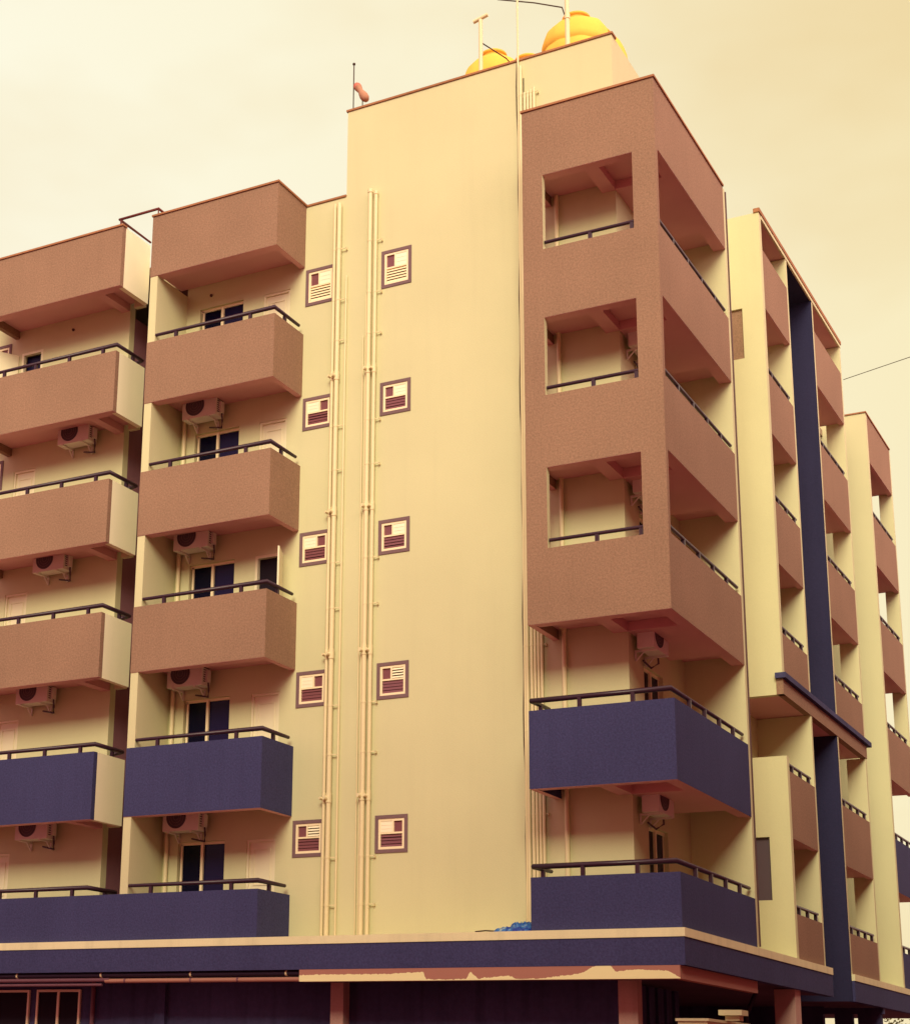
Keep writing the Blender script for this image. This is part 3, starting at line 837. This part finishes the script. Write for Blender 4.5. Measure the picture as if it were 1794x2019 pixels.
# ------------------------------------------------------------------ things on the roof
def tank(x, y, z, r, h, label, lid=True):
    e = empty('water_tank', (x, y, z)); tag(e, label, 'water tank', 'yellow water tanks on the tower roof')
    prof = [(0.001, 0), (r*.98, 0)]
    zz = 0
    n = 5
    for k in range(n):
        a = zz+h*.7*(k/n); b2 = zz+h*.7*((k+1)/n)
        prof += [(r, a+.02), (r, b2-.03), (r*.965, b2-.015)]
    for k in range(7):
        t = k/6*math.pi/2*.86
        prof.append((r*(.30+.70*math.cos(t)) if k else r, h*.7+h*.3*math.sin(t)))
    m = MB(); m.lathe(prof, n=56)
    m.v = [tuple(Vector(v)+Vector((v[0], v[1], v[2]*.12)).normalized()*(.07*noise.noise(Vector(v)*1.6+Vector((x*3, y, 0)))+.03*noise.noise(Vector(v)*4.5))) for v in m.v]
    m.build('tank_body', M['tank'], e)
    c = MB(); ht = h*.995
    rc = r*.36
    c.lathe([(rc*1.05, ht-.08), (rc*1.05, ht+.02), (rc, ht+.04), (rc, ht+.12), (rc*1.12, ht+.13), (rc*1.12, ht+.18), (rc*.9, ht+.22), (.001, ht+.235)], n=28)
    c.build('tank_lid', M['tanklid'], e)
    return e
tank(-5.10, 4.0, 22.3, .80, 2.60, 'yellow water tank behind the short capped vent pole')
tank(-4.9, 5.65, 22.3, .80, 3.40, 'yellow water tank in the second row, just left of the tall thin pipe')
tank(-2.87, 3.6, 22.3, .80, 2.62, 'yellow water tank behind the tall vent pole, left in its pair')
tank(-2.92, 5.2, 22.3, .74, 3.22, 'yellow water tank farthest right, behind the tower corner')
def vent(x, z1, label, tee):
    e = empty('vent_pole', (x, 1.34, 22.78)); tag(e, label, 'vent pipe', 'vent poles behind the tower coping')
    MB().tube([(0, 0, 0), (0, 0, z1-22.78)], .05 if not tee else .045, 12).build('pole', M['pipe'], e)
    if tee:
        MB().tube([(-.17, 0, z1-22.78), (.17, 0, z1-22.70)], .045, 10).build('tee_cap', M['pipe'], e)
        MB().tube([(0, 0, .78), (.35, .6, .62), (.45, 2.3, .55)], .014, 6).build('stay_wire', M['wire'], e)
    else:
        MB().tube([(-.03, 0, .72), (-.11, 0, 1.02), (-.75, 0, 1.35), (-1.6, 0, 1.72)], .014, 6).build('stay_wire', M['wire'], e)
        MB().tube([(0, 0, .70), (0, 0, .80)], .062, 12).build('collar', M['pipe'], e)
    return e
vent(-4.245, 24.12, 'short vent pole with a T shaped cap in front of the left tank', True)
vent(-2.24, 24.9, 'tall vent pole in front of the right tank, cut by the top edge', False)
e = empty('lightning_rod', (-7.40, 1.34, 22.78)); tag(e, 'thin dark rod with a ball tip at the left corner of the tower', 'lightning rod')
MB().tube([(0, 0, 0), (0, 0, 1.22)], .013, 6).build('rod', M['wire'], e)
MB().lathe([(.001, 1.19), (.03, 1.205), (.036, 1.225), (.03, 1.245), (.001, 1.26)], n=12).build('ball_tip', M['wire'], e)
e = empty('gourd_charm', (-7.165, 1.34, 22.78)); tag(e, 'reddish brown gourd shaped charm on a short stick beside the lightning rod', 'gourd charm')
MB().tube([(0, 0, 0), (0, 0, .28)], .012, 6).build('stick', M['wire'], e)
tilt = Matrix.Rotation(R(-30), 3, 'Y')
prof = [(.001, -.10), (.06, -.09), (.095, -.02), (.10, .06), (.085, .14), (.062, .22), (.075, .29), (.092, .36)]
MB().lathe(prof, (.06, 0, .27), 20, tilt).build('gourd', M['gourd'], e)
MB().lathe([(.092, .36), (.088, .42), (.06, .47), (.001, .49)], (.06, 0, .27), 20, tilt).build('gourd_tip', M['gourdred'], e)
# cable leaving the second block
o = MB().tube([(.05, 16.0, 20.43), (2.0, 15.2, 20.40), (6, 13.5, 20.46), (12, 11, 20.9)], .010, 5).build('overhead_cable', M['wire'])
tag(o, 'thin black cable leaving the side block towards the right', 'cable')

# ------------------------------------------------------------------ on the ledge: tarpaulin and stick
def tarp(cx, cy, cz_, sx, sy, sz, seed, name, label):
    nu, nv = 60, 36
    vs = []; fs = []
    for i in range(nu+1):
        for j in range(nv+1):
            u = i/nu*2-1; v = j/nv*2-1
            d = max(0, 1-(abs(u)**4+abs(v)**4))
            p = Vector((u*3+seed, v*2.5, seed*1.7))
            fold = noise.noise(p*1.2)*.5+abs(noise.noise(Vector((u*2+seed, v*7+u*3, 3))))*.8
            z = sz*(d**.45)*(.62+.55*fold)
            vs.append((cx+u*sx, cy+v*sy+.03*noise.noise(p*2), cz_+max(0, z)))
    for i in range(nu):
        for j in range(nv):
            a = i*(nv+1)+j
            fs.append((a, a+nv+1, a+nv+2, a+1))
    return vs, fs
m = MB(); m.add(*tarp(-3.15, .25, 4.158, .40, .26, .13, 2.1, '', ''), True); m.add(*tarp(-3.02, .32, 4.20, .24, .22, .18, 5.3, '', ''), True)
o = m.build('tarpaulin', M['tarp']); tag(o, 'crumpled blue tarpaulin on the ledge against the slate blue balcony', 'tarpaulin')
o = MB().tube([(-3.85, .0, 4.175), (-3.7, .12, 4.20), (-3.2, .40, 4.18)], .014, 6).build('stick', M['wire']); tag(o, 'thin dark stick poking out of the blue tarpaulin on the ledge', 'stick')

# ------------------------------------------------------------------ foreground: top of a boundary pier, and tree beyond the open ground floor
e = empty('gate_pier', (1.1, -3, 0)); tag(e, 'cream gate pier with a square cap at the bottom edge', 'gate pier')
MB().box(-.28, .17, -.0, 2.2, 0, 2.50).box(-.31, .20, -.03, 2.23, 2.50, 2.54).build('pier', M['cream'], e)
MB().box(.18, .40, .9, 1.12, 2.54, 2.62).box(.10, .46, .82, 1.18, 2.62, 2.70).build('cap', M['cream'], e)
def tree(x, y, h, label):
    e = empty('tree', (x, y, 0)); tag(e, label, 'tree')
    m = MB(); m.tube([(0, 0, 0), (.05, 0, h*.3), (0, .1, h*.6)], [.14, .10, .06], 8)
    for k in range(6):
        a = k*1.05; m.tube([(0, 0, h*(.35+.04*k)), (math.cos(a)*h*.2, math.sin(a)*h*.2, h*(.6+.04*k))], [.05, .015], 6)
    m.build('trunk', M['bark'], e)
    c = MB()
    cl = [(random.uniform(-1, 1)*h*.28, random.uniform(-1, 1)*h*.28, h*random.uniform(.5, .95)) for _ in range(26)]
    for (a, b2, z) in cl:
        for _ in range(70):
            d = Vector((random.gauss(0, 1), random.gauss(0, 1), random.gauss(0, .8))).normalized()*random.uniform(.1, .45)
            p = Vector((a, b2, z))+d; q = Vector((random.gauss(0, 1), random.gauss(0, 1), random.gauss(0, 1))).normalized()
            t = q.orthogonal().normalized()*.07; s2 = q.cross(t).normalized()*.035
            c.add([p-t, p+s2, p+t, p-s2], [(0, 1, 2, 3)])
    c.build('crown', M['leaf'], e)
tree(-2.2, 32, 4.1, 'bushy tree seen under the building at the lower right corner')

# ------------------------------------------------------------------ unseen blocks added to shade the lower facade and throw back rose light
nb = empty('unseen_shade_block', (5, -38, 0)); tag(nb, 'unseen rose brown block added behind the viewer to shade the street front', 'building')
hl = []
for i in range(8):
    for k in range(17):
        hl.append((-38+k*6.2, -36.2+k*6.2, 1.0+i*3.2, 2.6+i*3.2))
mb = MB(); holed_wall(mb, 'y', -0.0, -.25, -40, 70, 0, 26.5, hl)
mb.build('wall', M['nbwall'], nb)
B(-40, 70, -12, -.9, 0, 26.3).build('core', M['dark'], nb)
B(-40.2, 70.2, -12.2, .25, 26.5, 26.9).build('roof', M['coping'], nb)
for i in range(8):
    B(-40, 70, .002, .5, .1+i*3.2+2.75, .1+i*3.2+2.87).build('sunshade', M['nbwall'], nb)
nb = empty('unseen_shade_block', (18, 5, 0)); tag(nb, 'unseen rose brown block added to shade the side street balconies', 'building')  # second added block, dims the side street walls
hl = []
for i in range(5):
    for k in range(10):
        hl.append((-22+k*5, -20.2+k*5, 1.0+i*3.2, 2.6+i*3.2))
mb = MB(); holed_wall(mb, 'x', -6.5, .25, -25, 27, 0, 18.6, hl)
mb.build('wall', M['nbwall'], nb)
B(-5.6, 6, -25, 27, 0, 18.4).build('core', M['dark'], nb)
B(-6.6, 6.2, -25.2, 27.2, 18.6, 19.0).build('roof', M['coping'], nb)
B(-6.24, -5.61, -25, -24.75, 0, 18.59).build('wall', M['nbwall'], nb)
bpy.context.view_layer.update()
